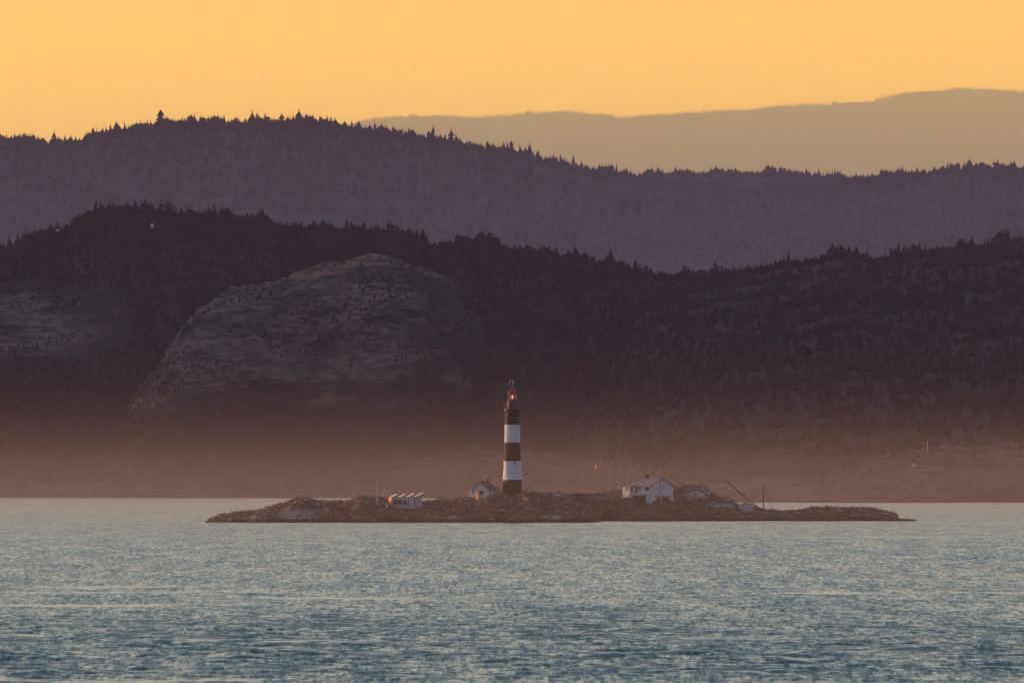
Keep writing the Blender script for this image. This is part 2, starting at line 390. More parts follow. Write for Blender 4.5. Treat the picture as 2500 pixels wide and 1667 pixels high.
# near hill
n = 30000
C = rng.uniform(-350, 2850, n); T = rng.uniform(0, 1, n)
D = shore(C) + 90 + (11450-shore(C)-90)*T
X, Z, B = near_h(C, D)
clump = fbm(X/28, D/60, 4, 91)
keep = (rng.random(n) < np.where(B > .3, .16 + .6*(clump > .12), .95)) & (Z > 6) & ~((Z < 45) & (clump < .0) & (rng.random(n) < .7))
keep &= ~((B > .45) & (clump < .0) & (Z > 45))
keep |= (B > .3) & (Z > 45) & (clump > .16) & (rng.random(n) < .85)
keep |= (B > .3) & (Z > 5) & (Z <= 45) & (clump > .18) & (rng.random(n) < .6)
pos = np.stack([X, D, Z-.4], 1)[keep]
hts = (rng.uniform(3.5, 8.0, keep.sum()))*np.where(B[keep] > .3, .45, 1)
Cc = rng.uniform(-350, 2850, 2600); Dc = rng.uniform(11150, 11430, 2600); Xc, Zc, _ = near_h(Cc, Dc)
pos = np.concatenate([pos, np.stack([Xc, Dc, Zc-.6], 1)]); hts = np.concatenate([hts, (3.6 + 7.2*rng.random(2600)**1.7)*np.where(rng.random(2600) < .12, 1.2, 1)*(1+.45*fbm(Cc/26, Dc*0, 2, 7))])
forest('forest', pos, hts, PROTO, 'dark evergreen wood covering the nearest hill behind the rock dome')
def ridge_forest(name, f, Df, Dc, Db, nn, nc, h0, h1, c0, c1, label, protos, tmin=.1):
    C = rng.uniform(c0, c1, nn + nc); T = np.concatenate([rng.uniform(tmin, 1, nn), rng.uniform(.93, 1.004, nc)])*(Dc-Df)/(Db-Df)
    X, Y, Z = f(C, T)
    h = (h0 + (h1-h0)*rng.random(nn+nc)**2)*(1+.4*fbm(C/40, C*0, 2, 5)); h[nn:] *= np.where(rng.random(nc) < .06, 1.35, .9)
    forest(name, np.stack([X, Y, Z-h0*.15], 1), h, protos, label)
ridge_forest('forest', f2, 13000, D2, 18200, 14000, 4200, 5, 13, -500, 3000, 'hazy evergreen wood over the middle ridge below the skyline', LOW + PROTO[:1], .5)
ridge_forest('forest', f2b, 17800, D2B, 20500, 3500, 1800, 6, 12, 1400, 3000, 'hazy wood on the farther shoulder of the middle ridge, right', LOW + PROTO[:1], .5)
ridge_forest('forest', f3, 44000, D3, 66000, 800, 3000, 5, 17, -500, 3000, 'faint tree line along the crest of the farthest mountain', LOW, .9)

# single skyline trees
tree_mesh = []
for k in (0, 1, 2, 3, 7):
    v, f_ = PROTO[k]; cm = np_mesh('crown', v, f_, False); cm.materials.append(M['fir'])
    t = MB().tube([(0,0,-.12), (0,0,.3), (v[-1][0]*.7, 0, .9)], [.035, .025, .006], 5)
    tm = bpy.data.meshes.new('trunk'); tm.from_pydata(t.v, [], t.f); tm.materials.append(M['trunk'])
    tree_mesh.append((cm, tm))
def tree(kind, x, y, z, h, label, group, wide=1.0):
    r_ = empty('conifer_tree', (x, y, z), random.uniform(0, 6.28)); r_.scale = (h*wide, h*wide, h)
    tag(r_, label, 'tree', group)
    for nm, me in zip(('crown', 'trunk'), tree_mesh[kind]):
        c = bpy.data.objects.new(nm, me); c.parent = r_; col.objects.link(c)
def sky_tree(c, top_row, which, label, group=None, kind=None, wide=1.15):
    if which == 2: Dd = D2; z = float(row_z(r2_top(c), Dd))
    elif which == 22: Dd = D2B; z = float(row_z(r2b_top(c), Dd))
    else: Dd = 11400.0; z = float(row_z(near_top(c), Dd))
    zt = row_z(top_row, Dd); h = max(zt - z + 1.0, 3.0)
    z -= .0
    tree(random.randrange(5) if kind is None else kind, float(col_x(c, Dd)), Dd, z-1.0, h, label, group, wide)
named = [
 (226, 312, 2, 'tall ragged spire tree rising from the dip at the left end of the middle ridge', 3),
 (104, 337, 2, 'lone lopsided tree on the low far left skyline of the middle ridge', 2),
 (475, 287, 2, 'topmost bushy conifer on the summit of the middle ridge, left of two', 0),
 (505, 289, 2, 'bushy conifer just right of the topmost tree on the middle ridge summit', 2),
 (842, 299, 2, 'leaning thin conifer just left of the broad one where the far mountain begins', 3),
 (879, 297, 2, 'broad isolated conifer where the far mountain emerges behind the middle ridge', 7 % 5),
 (961, 320, 2, 'small peaked conifer on the downward slope right of the broad isolated one', 0),
 (1057, 333, 2, 'single broad conifer halfway down the slope of the middle ridge', 2),
 (1190, 350, 2, 'tall conifer above the lighthouse, left of a bushy pair on the middle ridge', 3),
 (1246, 356, 2, 'tall pointed conifer at the right end of the bushy clump above the lighthouse', 1),
 (1344, 382, 2, 'slim pointed conifer on the descending middle ridge right of the lighthouse', 1),
 (1464, 403, 2, 'dense wide conifer near the low end of the middle ridge slope', 4),
 (1531, 412, 2, 'last sharp dark conifer before the saddle in the middle ridge', 0),
 (1998, 414, 22, 'slender spire tree standing over the saddle right of centre', 1),
 (2239, 410, 2, 'needle thin conifer on the right rise of the middle ridge', 1),
 (2165, 421, 2, 'solid triangular conifer at the foot of the right rise', 4),
 (2205, 414, 2, 'pale narrow conifer between the triangular and the needle thin one', 0),
 (2367, 394, 2, 'highest twin topped conifer on the right rise of the middle ridge', 3),
 (788, 541, 1, 'tallest pointed conifer on the nearest hill, above the rock dome', 0),
 (1290, 599, 1, 'sharp dark conifer on the nearest hill just right above the lighthouse', 1),
 (1343, 600, 1, 'leaning conifer on the nearest hill, second sharp top right of the lighthouse', 3),
 (2208, 603, 1, 'open branched spire on the nearest hill toward the right edge, first of three', 1),
 (2228, 607, 1, 'short open spire between two taller ones toward the right edge', 1),
 (2247, 602, 1, 'steep dark spire on the nearest hill, rightmost of three close ones', 0),
 (2372, 600, 1, 'triangular conifer below the right rise on the nearest hill', 4),
 (2032, 613, 1, 'wind bent conifer leaning right on the right part of the nearest hill', 3),
]
for a in named: sky_tree(a[0], a[1], a[2], a[3], None, a[4])
for i in range(60):
    c = 10 + i*41.6 + random.uniform(-14, 14)
    if min(abs(c-a[0]) for a in named if a[2] != 1) < 14: continue
    wh = 22 if 1590 < c < 2100 else 2
    rr = float((r2b_top if wh == 22 else r2_top)(c))
    sky_tree(c, rr - random.uniform(9, 17), wh, 'small conifer standing out of the tree line on the middle ridge', 'small conifers along the crest of the middle ridge', random.choice((0, 1, 3)), .95)
for i in range(60):
    c = 12 + i*41.6 + random.uniform(-14, 14)
    if min(abs(c-a[0]) for a in named if a[2] == 1) < 14: continue
    sky_tree(c, float(near_top(c)) - random.uniform(12, 21), 1, 'dark conifer standing out of the tree line on the nearest hill', 'conifers along the crest of the nearest hill', None, .95)

# ------------------------------------------------------------------ sea
def sea():
    nr, nc = 3000, 820
    D = 720*np.exp(np.linspace(0, math.log(10500/720), nr)); U = np.linspace(-.0425, .0425, nc)
    dd = np.gradient(D)
    X = (U[None, :]*D[:, None]).ravel(); Y = np.repeat(D, nc); SP = np.repeat(dd, nc)
    Z = np.zeros_like(X)
    wx = X + 2.5*fbm(X/9, Y/14, 2, 201); wy = Y + 4*fbm(X/11, Y/17, 2, 203)
    r_ = np.random.default_rng(5)
    lam = np.concatenate([np.exp(r_.uniform(math.log(.9), math.log(4.5), 40)), r_.uniform(5, 12, 5)])
    gust = .55 + .9*np.clip(fbm(X/60, Y/260, 3, 207)*.9 + .5, 0, 1)
    # calmer slicks lying across the sea
    slick = np.zeros_like(X)
    for row, cc, hw, st in ((1432, 260, 260, .8), (1445, 330, 300, .7), (1477, 250, 420, .95), (1460, 850, 330, .8), (1568, 640, 330, .9), (1447, 2010, 130, 1.0), (1447, 2440, 130, .7),
                            (1310, 2150, 300, .6), (1277, 2420, 200, .6), (1662, 300, 380, .8), (1560, 1750, 200, .5), (1553, 40, 90, .7), (1245, 60, 200, .6), (1278, 1530, 120, .8)):
        d0 = EYE*FOC/(row-HOR); wd = d0*.0075 + 1.5
        slick = np.maximum(slick, st*np.exp(-((Y-d0-5*np.sin(X/d0*300))/wd)**2)*np.exp(-((X-col_x(cc, d0))/(hw*d0/FOC))**4))
    calm = 1 - .85*slick
    for l in lam:
        th = r_.normal(.15, .55); k = 2*math.pi/l
        a = .018*l**.85 if l < 4.6 else .005*l**.7
        fade = np.clip((l/SP - 2.0)/2.0, 0, 1)
        Z += a*fade*np.sin(k*(wx*math.sin(th) + wy*math.cos(th)) + r_.uniform(0, 6.28))
    Z *= gust*calm*.5
    Z = Z + .35*np.maximum(Z, 0)
    V = np.stack([X, Y, Z], 1); F = grid_faces(nr, nc)
    # open sea around the sampled part, joined to its border
    b = len(V); S = 90000.0
    i00, i01, i10, i11 = 0, nc-1, (nr-1)*nc, nr*nc-1
    V = np.concatenate([V, [(-S, -S, 0), (S, -S, 0), (S, S, 0), (-S, S, 0)]])
    F = np.concatenate([F, [(b, b+1, i01, i00), (b+1, b+2, i11, i01), (b+2, b+3, i10, i11), (b+3, b, i00, i10)]])
    me = np_mesh('water', V, F)
    m = bpy.data.materials.new('sea_water'); m.use_nodes = True; t = m.node_tree; p = t.nodes['Principled BSDF']
    p.inputs['Base Color'].default_value = (.012, .045, .055, 1); p.inputs['Roughness'].default_value = .22
    p.inputs['IOR'].default_value = 1.333; p.inputs['Specular IOR Level'].default_value = .5
    g = t.nodes.new('ShaderNodeNewGeometry')
    def chop(scale, vec, amp, bias):
        mp = t.nodes.new('ShaderNodeMapping'); mp.inputs['Scale'].default_value = vec
        t.links.new(g.outputs['Position'], mp.inputs[0])
        n1 = t.nodes.new('ShaderNodeTexNoise'); n1.inputs['Scale'].default_value = scale; n1.inputs['Detail'].default_value = 5; n1.inputs['Roughness'].default_value = .66
        t.links.new(mp.outputs[0], n1.inputs['Vector'])
        a = t.nodes.new('ShaderNodeVectorMath'); a.operation = 'SUBTRACT'; a.inputs[1].default_value = (.5, .5, .5)
        t.links.new(n1.outputs['Color'], a.inputs[0])
        b_ = t.nodes.new('ShaderNodeVectorMath'); b_.operation = 'MULTIPLY_ADD'; b_.inputs[1].default_value = amp; b_.inputs[2].default_value = bias
        t.links.new(a.outputs[0], b_.inputs[0]); return b_
    # wavelet facets: slopes across and along the line of the waves, lying in long crests
    c1 = chop(1.0, (2.8, .10, 0), (.36, .78, 0), (0, -.105, 0))
    c2 = chop(1.0, (.30, .012, 0), (.08, .26, 0), (0, 0, 0))
    c3 = chop(1.0, (.75, .035, 0), (.10, .26, 0), (0, 0, 0))
    s0 = t.nodes.new('ShaderNodeVectorMath'); s0.operation = 'ADD'; t.links.new(c3.outputs[0], s0.inputs[0]); t.links.new(c2.outputs[0], s0.inputs[1])
    s1 = t.nodes.new('ShaderNodeVectorMath'); s1.operation = 'ADD'; t.links.new(c1.outputs[0], s1.inputs[0]); t.links.new(s0.outputs[0], s1.inputs[1])
    at = t.nodes.new('ShaderNodeAttribute'); at.attribute_name = 'calm'
    ms = t.nodes.new('ShaderNodeVectorMath'); ms.operation = 'SCALE'
    sb_ = t.nodes.new('ShaderNodeMath'); sb_.operation = 'SUBTRACT'; sb_.inputs[0].default_value = 1.0; t.links.new(at.outputs['Fac'], sb_.inputs[1])
    t.links.new(s1.outputs[0], ms.inputs[0]); t.links.new(sb_.outputs[0], ms.inputs['Scale'])
    s2 = t.nodes.new('ShaderNodeVectorMath'); s2.operation = 'ADD'; t.links.new(g.outputs['Normal'], s2.inputs[0]); t.links.new(ms.outputs[0], s2.inputs[1])
    nn_ = t.nodes.new('ShaderNodeVectorMath'); nn_.operation = 'NORMALIZE'; t.links.new(s2.outputs[0], nn_.inputs[0])
    t.links.new(nn_.outputs[0], p.inputs['Normal'])
    add_attr(me, 'calm', np.concatenate([slick*.95, np.zeros(4)]))
    tag(link_mesh('water', me, m), kind='structure')
sea()

# ------------------------------------------------------------------ island
isl_top = prof([(380,1290),(478,1279),(497,1275),(530,1262),(538,1260),(560,1257),(592,1251),(640,1248),(671,1238),(696,1231),(713,1223),(727,1219),(738,1221),(750,1217),(761,1219),(777,1227),(803,1230),
 (814,1226),(842,1228),(867,1220),(887,1217),(918,1219),(943,1222),(1000,1228),(1030,1227),(1069,1224),(1140,1219),(1143,1216),(1202,1210),(1229,1205),(1252,1204),(1274,1203),(1290,1200),(1307,1204),
 (1326,1209),(1357,1209),(1388,1211),(1419,1211),(1457,1210),(1486,1204),(1505,1202),(1524,1203),(1600,1196),(1646,1192),(1671,1190),(1696,1189),(1718,1190),(1728,1199),(1747,1209),(1752,1216),(1775,1219),
 (1794,1228),(1803,1236),(1842,1239),(1856,1244),(1865,1248),(1893,1251),(1921,1250),(1949,1247),(1985,1241),(2019,1242),(2061,1244),(2131,1244),(2154,1248),(2173,1252),(2187,1256),(2193,1266),(2215,1267),(2242,1271),(2262,1276),(2400,1290)])
def isl_front(c): return 4000 + 150*sstep(1440, 1475, c)
def isl_h(C, D):
    f = isl_front(C) + 4*np.sin(C/37.) + 3*np.sin(C/13.); dc = f + 48; X = col_x(C, D)
    zc = row_z(isl_top(C), dc)
    t = np.clip((D-f)/(dc-f), 0, 1); u = np.clip((D-dc)/55, 0, 2)
    Z = np.where(D < dc, zc*(1-(1-t)**1.7), zc*(1-u*u))
    edge = np.clip((D-f)/6, 0, 1)
    crest = 1-.6*np.exp(-((D-dc)/8)**2)
    n = fbm(X/7, D/9, 4, 301, ridged=True)*.85*crest + fbm(X/2.2, D/3, 3, 305, ridged=True)*.38 + fbm(X/.6, D/.8, 2, 309)*.08
    Z = Z + n*np.clip(zc/3, .25, 1)*edge
    Z = np.where((D < f-1) | (zc < 0), -1.2, Z - .0*edge)
    return X, Z
grey_patch = [(735, 1255, 65, 16, .75), (1345, 1262, 34, 7, .7), (1700, 1205, 60, 14, .55), (1760, 1232, 45, 9, .6), (2060, 1256, 120, 6, .3), (620, 1262, 40, 8, .5), (1110, 1262, 30, 8, .4), (1560, 1250, 18, 3, .5), (700, 1240, 26, 9, .6), (2175, 1258, 14, 8, .35)]
def isl_bare(C, D, Z):
    row = HOR - (Z-EYE)*FOC/D; b = np.full_like(Z, .24)
    for c, r_, sx, sy, s in grey_patch: b = np.maximum(b, s*np.exp(-((C-c)/sx)**2 - ((row-r_)/sy)**2)+.1)
    b = np.where(Z < .9, .0, b); return b
def isl_f(C, T):
    f = isl_front(C); D = f - 8 + 125*T; X, Z = isl_h(C, D); return X, D, Z
hill_mesh('island', np.linspace(440, 2300, 1900), 330, isl_f, M['island'], lambda C, T, X, Y, Z: isl_bare(C, Y, Z))
bpy.data.objects['island']['kind'] = 'structure'
def stand(c, row):
    """where on the island's near slope the ground is seen at this row: (x, y, z)"""
    Ds = np.linspace(float(isl_front(c))+2, float(isl_front(c))+50, 400); Cs = np.full_like(Ds, c)
    X, Z = isl_h(Cs, Ds); rows = HOR - (Z-EYE)*FOC/Ds
    k = int(np.argmax(rows <= row)) if (rows <= row).any() else len(Ds)-1
    return Vector((float(X[k]), float(Ds[k]), float(row_z(row, Ds[k]))))
def stand_front(c, row, c0, c1):
    """like stand, but clear of the ground in front over the width of a building"""
    p = stand(c, row); y = min(stand(k, row).y for k in np.linspace(c0, c1, 12)); p.y = y - .3
    p.x = float(col_x(c, p.y)); p.z = float(row_z(row, p.y)); return p
PX = 4045/FOC          # metres per reference pixel at the island

# loose rocks and low scrub over the island
def scatter(name, nn, lo, hi, material, label, cat, proto, seed, flat=1.0):
    r_ = np.random.default_rng(seed); C = r_.uniform(505, 2225, nn); f = isl_front(C)
    D = f + 2 + 62*r_.random(nn); X, Z = isl_h(C, D); k = Z > .5
    rw = HOR - (Z-EYE)*FOC/D
    for a_, b_, base_ in ((950, 1035, 1236), (1142, 1222, 1217), (1525, 1648, 1224), (1802, 1838, 1249)): k &= ~((C > a_) & (C < b_) & (rw < base_))
    X, D, Z, C = X[k], D[k], Z[k], C[k]; s = r_.uniform(lo, hi, len(X))**1; s *= r_.choice([.5, .7, 1, 1.3], len(X))
    Vs = []; Fs = []; b = 0
    for i in range(len(X)):
        pv, pf = proto[i % len(proto)]; a = r_.uniform(0, 6.28); ca, sa = math.cos(a), math.sin(a)
        V = np.stack([(pv[:,0]*ca-pv[:,1]*sa)*s[i]+X[i], (pv[:,0]*sa+pv[:,1]*ca)*s[i]+D[i], pv[:,2]*s[i]*flat+Z[i]], 1)
        Vs.append(V); Fs.append(pf+b); b += len(pv)
    me = np_mesh(name, np.concatenate(Vs), np.concatenate(Fs), False)
    return tag(link_mesh(name, me, material), label, cat, kind='stuff')
def stone(seed):
    import bmesh
    bm = bmesh.new(); bmesh.ops.create_icosphere(bm, subdivisions=2, radius=.5); r_ = np.random.default_rng(seed)
    V = np.array([v.co[:] for v in bm.verts]); F = np.array([[v.index for v in f.verts] for f in bm.faces]); bm.free()
    for _ in range(7):
        d = r_.normal(size=3); d /= np.linalg.norm(d); h = r_.uniform(.22, .4); o = V@d; V = V - np.clip(o-h, 0, None)[:, None]*d
    return V*np.array([1.2, 1, .8]), F
STONES = [stone(i) for i in range(6)]
scatter('rocks', 3000, .3, 1.5, M['rock_dark'], 'brown and grey loose rocks strewn over the island', 'rocks', STONES, 5)
M['scrub'] = foliage('dry_scrub', (.05,.035,.025), (.09,.055,.035), (.13,.08,.05))
scatter('scrub', 3800, .5, 1.3, M['scrub'], 'low dry brown scrub and grass on the island', 'scrub', [bushy(40+i, n=34, wdt=.9, low=0) for i in range(4)], 6, .55)

def boulder(c, row, wpx, hpx, label, material='rock_dark', seed=0):
    p = stand(c, row); V, F = stone(100+seed)
    V = V/np.ptp(V, axis=0)*np.array([wpx*PX, wpx*PX*.9, hpx*PX*1.3]); V[:, 2] += hpx*PX*.35
    me = np_mesh('boulder', V, F, False); o = link_mesh('boulder', me, M[material]); o.location = p; tag(o, label, 'boulder')
boulder(547, 1262, 22, 12, 'rounded boulder near the left tip of the island', seed=1)
boulder(1290, 1204, 24, 9, 'wide dark boulder on the crest right of the lighthouse', seed=2)
boulder(1337, 1208, 9, 6, 'small dark boulder on the crest right of the wide one', seed=3)
boulder(725, 1224, 11, 9, 'blocky boulder on the left hump of the island', seed=4)
boulder(752, 1222, 16, 8, 'flat boulder on top of the left hump, right of the blocky one', seed=5)
boulder(814, 1230, 12, 8, 'pointed boulder between the left hump and the mast', seed=6)
boulder(1715, 1196, 26, 12, 'large dark boulder capping the rocky mound right of the big house', seed=7)
boulder(1745, 1214, 20, 12, 'dark boulder on the right shoulder of the rocky mound', seed=8)
boulder(1775, 1226, 26, 12, 'low dark boulder at the foot of the mound beside the hut', seed=9)

# ------------------------------------------------------------------ lighthouse
base = stand(1251, 1205); lh = empty('lighthouse', base)
tag(lh, 'tall tower banded black and white with a red lantern room on top', 'lighthouse')
LS = base.y/FOC
def lz(row): return (HOR-row)*LS + EYE - base.z
def tower():
    stops = [(1216, 23.6), (1205, 23.3), (1190, 22.9), (1171, 23.1), (1150, 22.0), (1124.5, 21.1), (1100, 19.9), (1078, 19.0), (1055, 18.6), (1035, 18.0), (1002, 17.7)]
    rows = np.linspace(1216, 1002, 90); rad = np.interp(-rows, [-s[0] for s in stops], [s[1] for s in stops])
    n = 56; b = MB(); rings = []
    for i, (rw, r_) in enumerate(zip(rows, rad)):
        a = np.arange(n)*2*math.pi/n
        nn = fbm(np.cos(a)*3+5, np.sin(a)*3+rw/14, 3, 77)*.10 + fbm(np.cos(a)*9, np.sin(a)*9+rw/4, 2, 78)*.05
        rr = r_*LS + nn; rings.append([(float(rr[k]*math.cos(a[k])), float(rr[k]*math.sin(a[k])), lz(rw)) for k in range(n)])
    b.rings(rings)
    o = b.build('tower', [M['masonry_white'], M['masonry_black']], lh, True)
    me = o.data; cuts = (1171, 1124.5, 1078, 1035)
    for p in me.polygons:
        rw = HOR - (p.center.z + base.z - EYE)/LS
        p.material_index = 1 if (rw > cuts[0] or cuts[2] < rw < cuts[1] or rw < cuts[3]) else 0
tower()
MB().lathe([(1.75, lz(1004.5)), (2.06, lz(1001.5)), (2.08, lz(997)), (1.3, lz(996.9))], 40).build('gallery', M['dark'], lh)
rail = MB()
for k in range(16):
    a = 2*math.pi*k/16; rail.tube([(2.0*math.cos(a), 2.0*math.sin(a), lz(997)), (2.0*math.cos(a), 2.0*math.sin(a), lz(982))], .028, 5)
for rw in (982, 987, 992):
    rail.tube([(2.0*math.cos(2*math.pi*k/40), 2.0*math.sin(2*math.pi*k/40), lz(rw)) for k in range(40)], .03, 5, closed=True)
rail.build('railing', M['darkred'], lh)
rim = MB().tube([(2.07*math.cos(2*math.pi*k/40), 2.07*math.sin(2*math.pi*k/40), lz(996.3)) for k in range(40)], .07, 6, closed=True)
rim.build('gallery_rim', M['darkred'], lh)
MB().lathe([(1.30, lz(997)), (1.28, lz(978)), (1.12, lz(975.5)), (1.0, lz(975.4))], 24).build('lantern_base', M['darkred'], lh)
lant = empty('lantern_room', (0, 0, 0)); lant.parent = lh
fr = MB()
for k in range(8):
    a = 2*math.pi*(k+.5)/8; fr.tube([(1.02*math.cos(a), 1.02*math.sin(a), lz(976)), (1.02*math.cos(a), 1.02*math.sin(a), lz(959.5))], .045, 5)
fr.tube([(1.02*math.cos(2*math.pi*k/24), 1.02*math.sin(2*math.pi*k/24), lz(960.2)) for k in range(24)], .06, 5, closed=True)
fr.build('frame', M['red'], lant)
gl = bpy.data.materials.new('lantern_glass'); gl.use_nodes = True; t = gl.node_tree; p = t.nodes['Principled BSDF']
p.inputs['Base Color'].default_value = (.42, .36, .33, 1); p.inputs['Roughness'].default_value = .1; p.inputs['Alpha'].default_value = .38
gb = MB(); nn = 24
gb.rings([[(.98*math.cos(2*math.pi*i/nn), .98*math.sin(2*math.pi*i/nn), z) for i in range(nn)] for z in (lz(975.4), lz(960))], caps=False)
gb.build('glass', gl, lant, True)
M['emitter'] = mat('lit_lamp', (1,.7,.3), .5, emit=((1.0, .55, .18), .8))
lens = MB().lathe([(.08, lz(972.5)), (.18, lz(970.5)), (.24, lz(967.5)), (.18, lz(964.5)), (.08, lz(962.5))], 14); lens.build('emitter', M['emitter'], lant, True)
MB().lathe([(.16, lz(976)), (.16, lz(973))], 10).build('lamp_pedestal', M['dark'], lant)
MB().lathe([(1.22, lz(960)), (1.24, lz(958.8)), (.95, lz(955)), (.45, lz(949)), (.28, lz(945.5)), (.20, lz(944)), (.10, lz(942))], 24).build('roof', M['red'], lh)
rg = MB(); n = 26
pts = []; rad = []
for k in range(n):
    a = math.pi*(1.35 - 1.75*k/(n-1)); pts.append((-.28 + .50*math.cos(a), 0, lz(934.5) + .72*math.sin(a))); rad.append(.035 + .10*math.sin(math.pi*k/(n-1))**2*(1 if k > n/2 else .4))
rg.tube(pts, rad, 8)
rg.tube([(-.12, 0, lz(941)), (.0, 0, lz(945))], .06, 6)
rg.build('ventilator_hook', M['steel'], lh, True)
MB().tube([(-1.08, 0, lz(962)), (-1.10, 0, lz(941))], .05, 6).box(-1.22, -.98, -.1, .1, lz(952), lz(949)).build('aerial', M['darkred'], lh)
wn = MB().box(.42, .72, -2.20, -1.9, lz(1134), lz(1127)).box(.36, .78, -2.16, -1.9, lz(1126.8), lz(1126)); wn.build('window', M['dark_glass'], lh)
dr = MB().box(-.5, .5, -2.42, -2.1, lz(1206), lz(1187)); dr.build('door', M['dark'], lh)

# ------------------------------------------------------------------ houses
def gable(b, x0, x1, y0, y1, z0, ze, zr, mi=0):
    """walls of a gabled block; gables face -y and +y, ridge along y"""
    xm = (x0+x1)/2
    b.add([(x0,y0,z0),(x1,y0,z0),(x1,y0,ze),(xm,y0,zr),(x0,y0,ze),(x0,y1,z0),(x1,y1,z0),(x1,y1,ze),(xm,y1,zr),(x0,y1,ze)],
          [(0,1,2,3,4),(6,5,9,8,7),(1,6,7,2),(5,0,4,9),(0,5,6,1)], mi)
def roof(b, x0, x1, y0, y1, ze, zr, over=.25, th=.14, hip=0.0):
    xm = (x0+x1)/2; sl = (zr-ze)/(xm-x0); e = over
    for s in (-1, 1):
        xe = x0-e if s < 0 else x1+e; zl = ze - sl*e
        b.add([(xe,y0-e,zl+.01),(xm,y0-e,zr+.01),(xm,y1+e-hip,zr+.01),(xe,y1+e,zl+.01),(xe,y0-e,zl+th),(xm,y0-e,zr+th),(xm,y1+e-hip,zr+th),(xe,y1+e,zl+th)],
              [(0,1,2,3),(7,6,5,4),(0,4,5,1),(1,5,6,2),(2,6,7,3),(3,7,4,0)])
def window(par, face, u0, u1, z0, z1, at, glass='dark_glass', nm='window', trim=True):
    """face 'f' front (-y plane at y=at), 'r' right (+x plane), 'l' left (-x plane)"""
    b = MB(); g = .05
    def bx(bb, a0, a1, c0, c1, d0, d1):
        if face == 'f': bb.box(a0, a1, at-d1, at-d0, c0, c1)
        elif face == 'r': bb.box(at+d0, at+d1, a0, a1, c0, c1)
        else: bb.box(at-d1, at-d0, a0, a1, c0, c1)
    bx(b, u0, u1, z0, z1, -.02, .03); o = b.build(nm, M[glass], par)
    if trim:
        f = MB()
        bx(f, u0-g, u0, z0-g, z1+g, -.02, .06); bx(f, u1, u1+g, z0-g, z1+g, -.02, .06); bx(f, u0, u1, z1, z1+g, -.02, .06); bx(f, u0, u1, z0-g, z0, -.02, .07)
        f.build('frame', M['white'], o)
    return o
# small cottage left of the lighthouse
p = stand(1172, 1214); ct = empty('cottage', p, R(-14)); S = p.y/FOC
tag(ct, 'small white cottage with a brown roof just left of the lighthouse', 'cottage')
zz = lambda row: (1214-row)*S
cx = lambda c: (c-1172)*S
b = MB(); gable(b, cx(1145), cx(1202.5), 0, 6.6, -1.0, zz(1193.5), zz(1173.5)); b.build('wall', M['white'], ct)
b = MB(); roof(b, cx(1145), cx(1202.5), 0, 6.6, zz(1193.5), zz(1173.5), .22); rf = b.build('roof', M['brown_roof'], ct)
b = MB().box(cx(1183), cx(1186.5), 2.6, 3.0, zz(1180), zz(1168)); b.build('chimney', M['brick'], rf)
wing = MB(); gable(wing, cx(1160), cx(1198), -2.0, -.02, -1.0, zz(1194), zz(1179.5)); wg = wing.build('front_wing', M['white'], ct)
b = MB(); roof(b, cx(1160), cx(1198), -2.0, -.25, zz(1194), zz(1179.5), .18, .12); b.build('wing_roof', M['brown_roof'], wg)
window(ct, 'f', cx(1174.5), cx(1186), zz(1206), zz(1196.5), -2.0)
window(ct, 'f', cx(1151), cx(1157), zz(1202), zz(1196.5), 0)
for yy in (1.4, 3.3, 5.1): window(ct, 'r', yy, yy+.75, zz(1205.5), zz(1196.5), cx(1202.5))
window(ct, 'r', -1.4, -.7, zz(1205), zz(1197), cx(1198))
# board, post and stone shed before the cottage
p = stand(1166, 1236); o = empty('day_board', p); tag(o, 'orange sunlit board on a pale stand in front of the cottage', 'board'); S = p.y/FOC
MB().box(-.42, .42, -.16, .16, (1236-1219.5)*S, (1236-1200.5)*S).build('board', M['orange'], o).rotation_euler = (0, 0, R(-48))
MB().box(-.2, .2, -.04, .1, -.3, (1236-1219.8)*S).build('stand', M['concrete'], o)
p = stand(1182.5, 1227); o = empty('marker_post', p); tag(o, 'thin pale post right of the orange board before the cottage', 'post')
MB().tube([(0,0,-.4), (0,0,1.5)], .1, 8).build('shaft', M['white'], o); MB().lathe([(.16,1.5),(.17,1.58),(.05,1.66)], 8).build('cap', M['white'], o)
p = stand(1180, 1234); o = empty('stone_shed', p + Vector((0, .6, 0)), R(8)); tag(o, 'low grey brown stone shed on the slope below the cottage', 'shed')
b = MB(); gable(b, -1.1, 1.3, .3, 2.0, -.6, 1.25, 1.6); b.build('wall', M['concrete'], o)
b = MB(); roof(b, -1.1, 1.3, .3, 2.0, 1.25, 1.6, .12, .08); b.build('roof', M['deck'], o)
window(o, 'f', -.3, .4, -.1, .85, .3, 'rust', 'door', False)

# big house on the right: gable turned to the right of the camera
p = stand_front(1588.4, 1219.5, 1570, 1640); TH = R(45); hs = empty('white_house', p, TH); S = p.y/FOC
tag(hs, 'large white gabled house with a grey roof and brown chimney at the island\'s right', 'house')
zz = lambda row: (1219.5-row)*S
W = 56*S/math.cos(TH); Ln = 55*S/math.sin(TH)
b = MB(); gable(b, 0, W, 0, Ln, -1.2, zz(1187), zz(1166.5)); b.build('wall', M['white'], hs)
b = MB(); roof(b, 0, W, 0, Ln, zz(1187), zz(1166.5), .25, .16, 2.2); rf = b.build('roof', M['grey_roof'], hs)
b = MB().box(W/2-.35, W/2+.35, Ln*.62, Ln*.62+.75, zz(1172), zz(1159)).box(W/2-.42, W/2+.42, Ln*.62-.07, Ln*.62+.82, zz(1159), zz(1158)); b.build('chimney', M['brick'], rf)
def sx(c): return (1588.4-c)*S/math.sin(TH)       # along the left side wall from its near corner
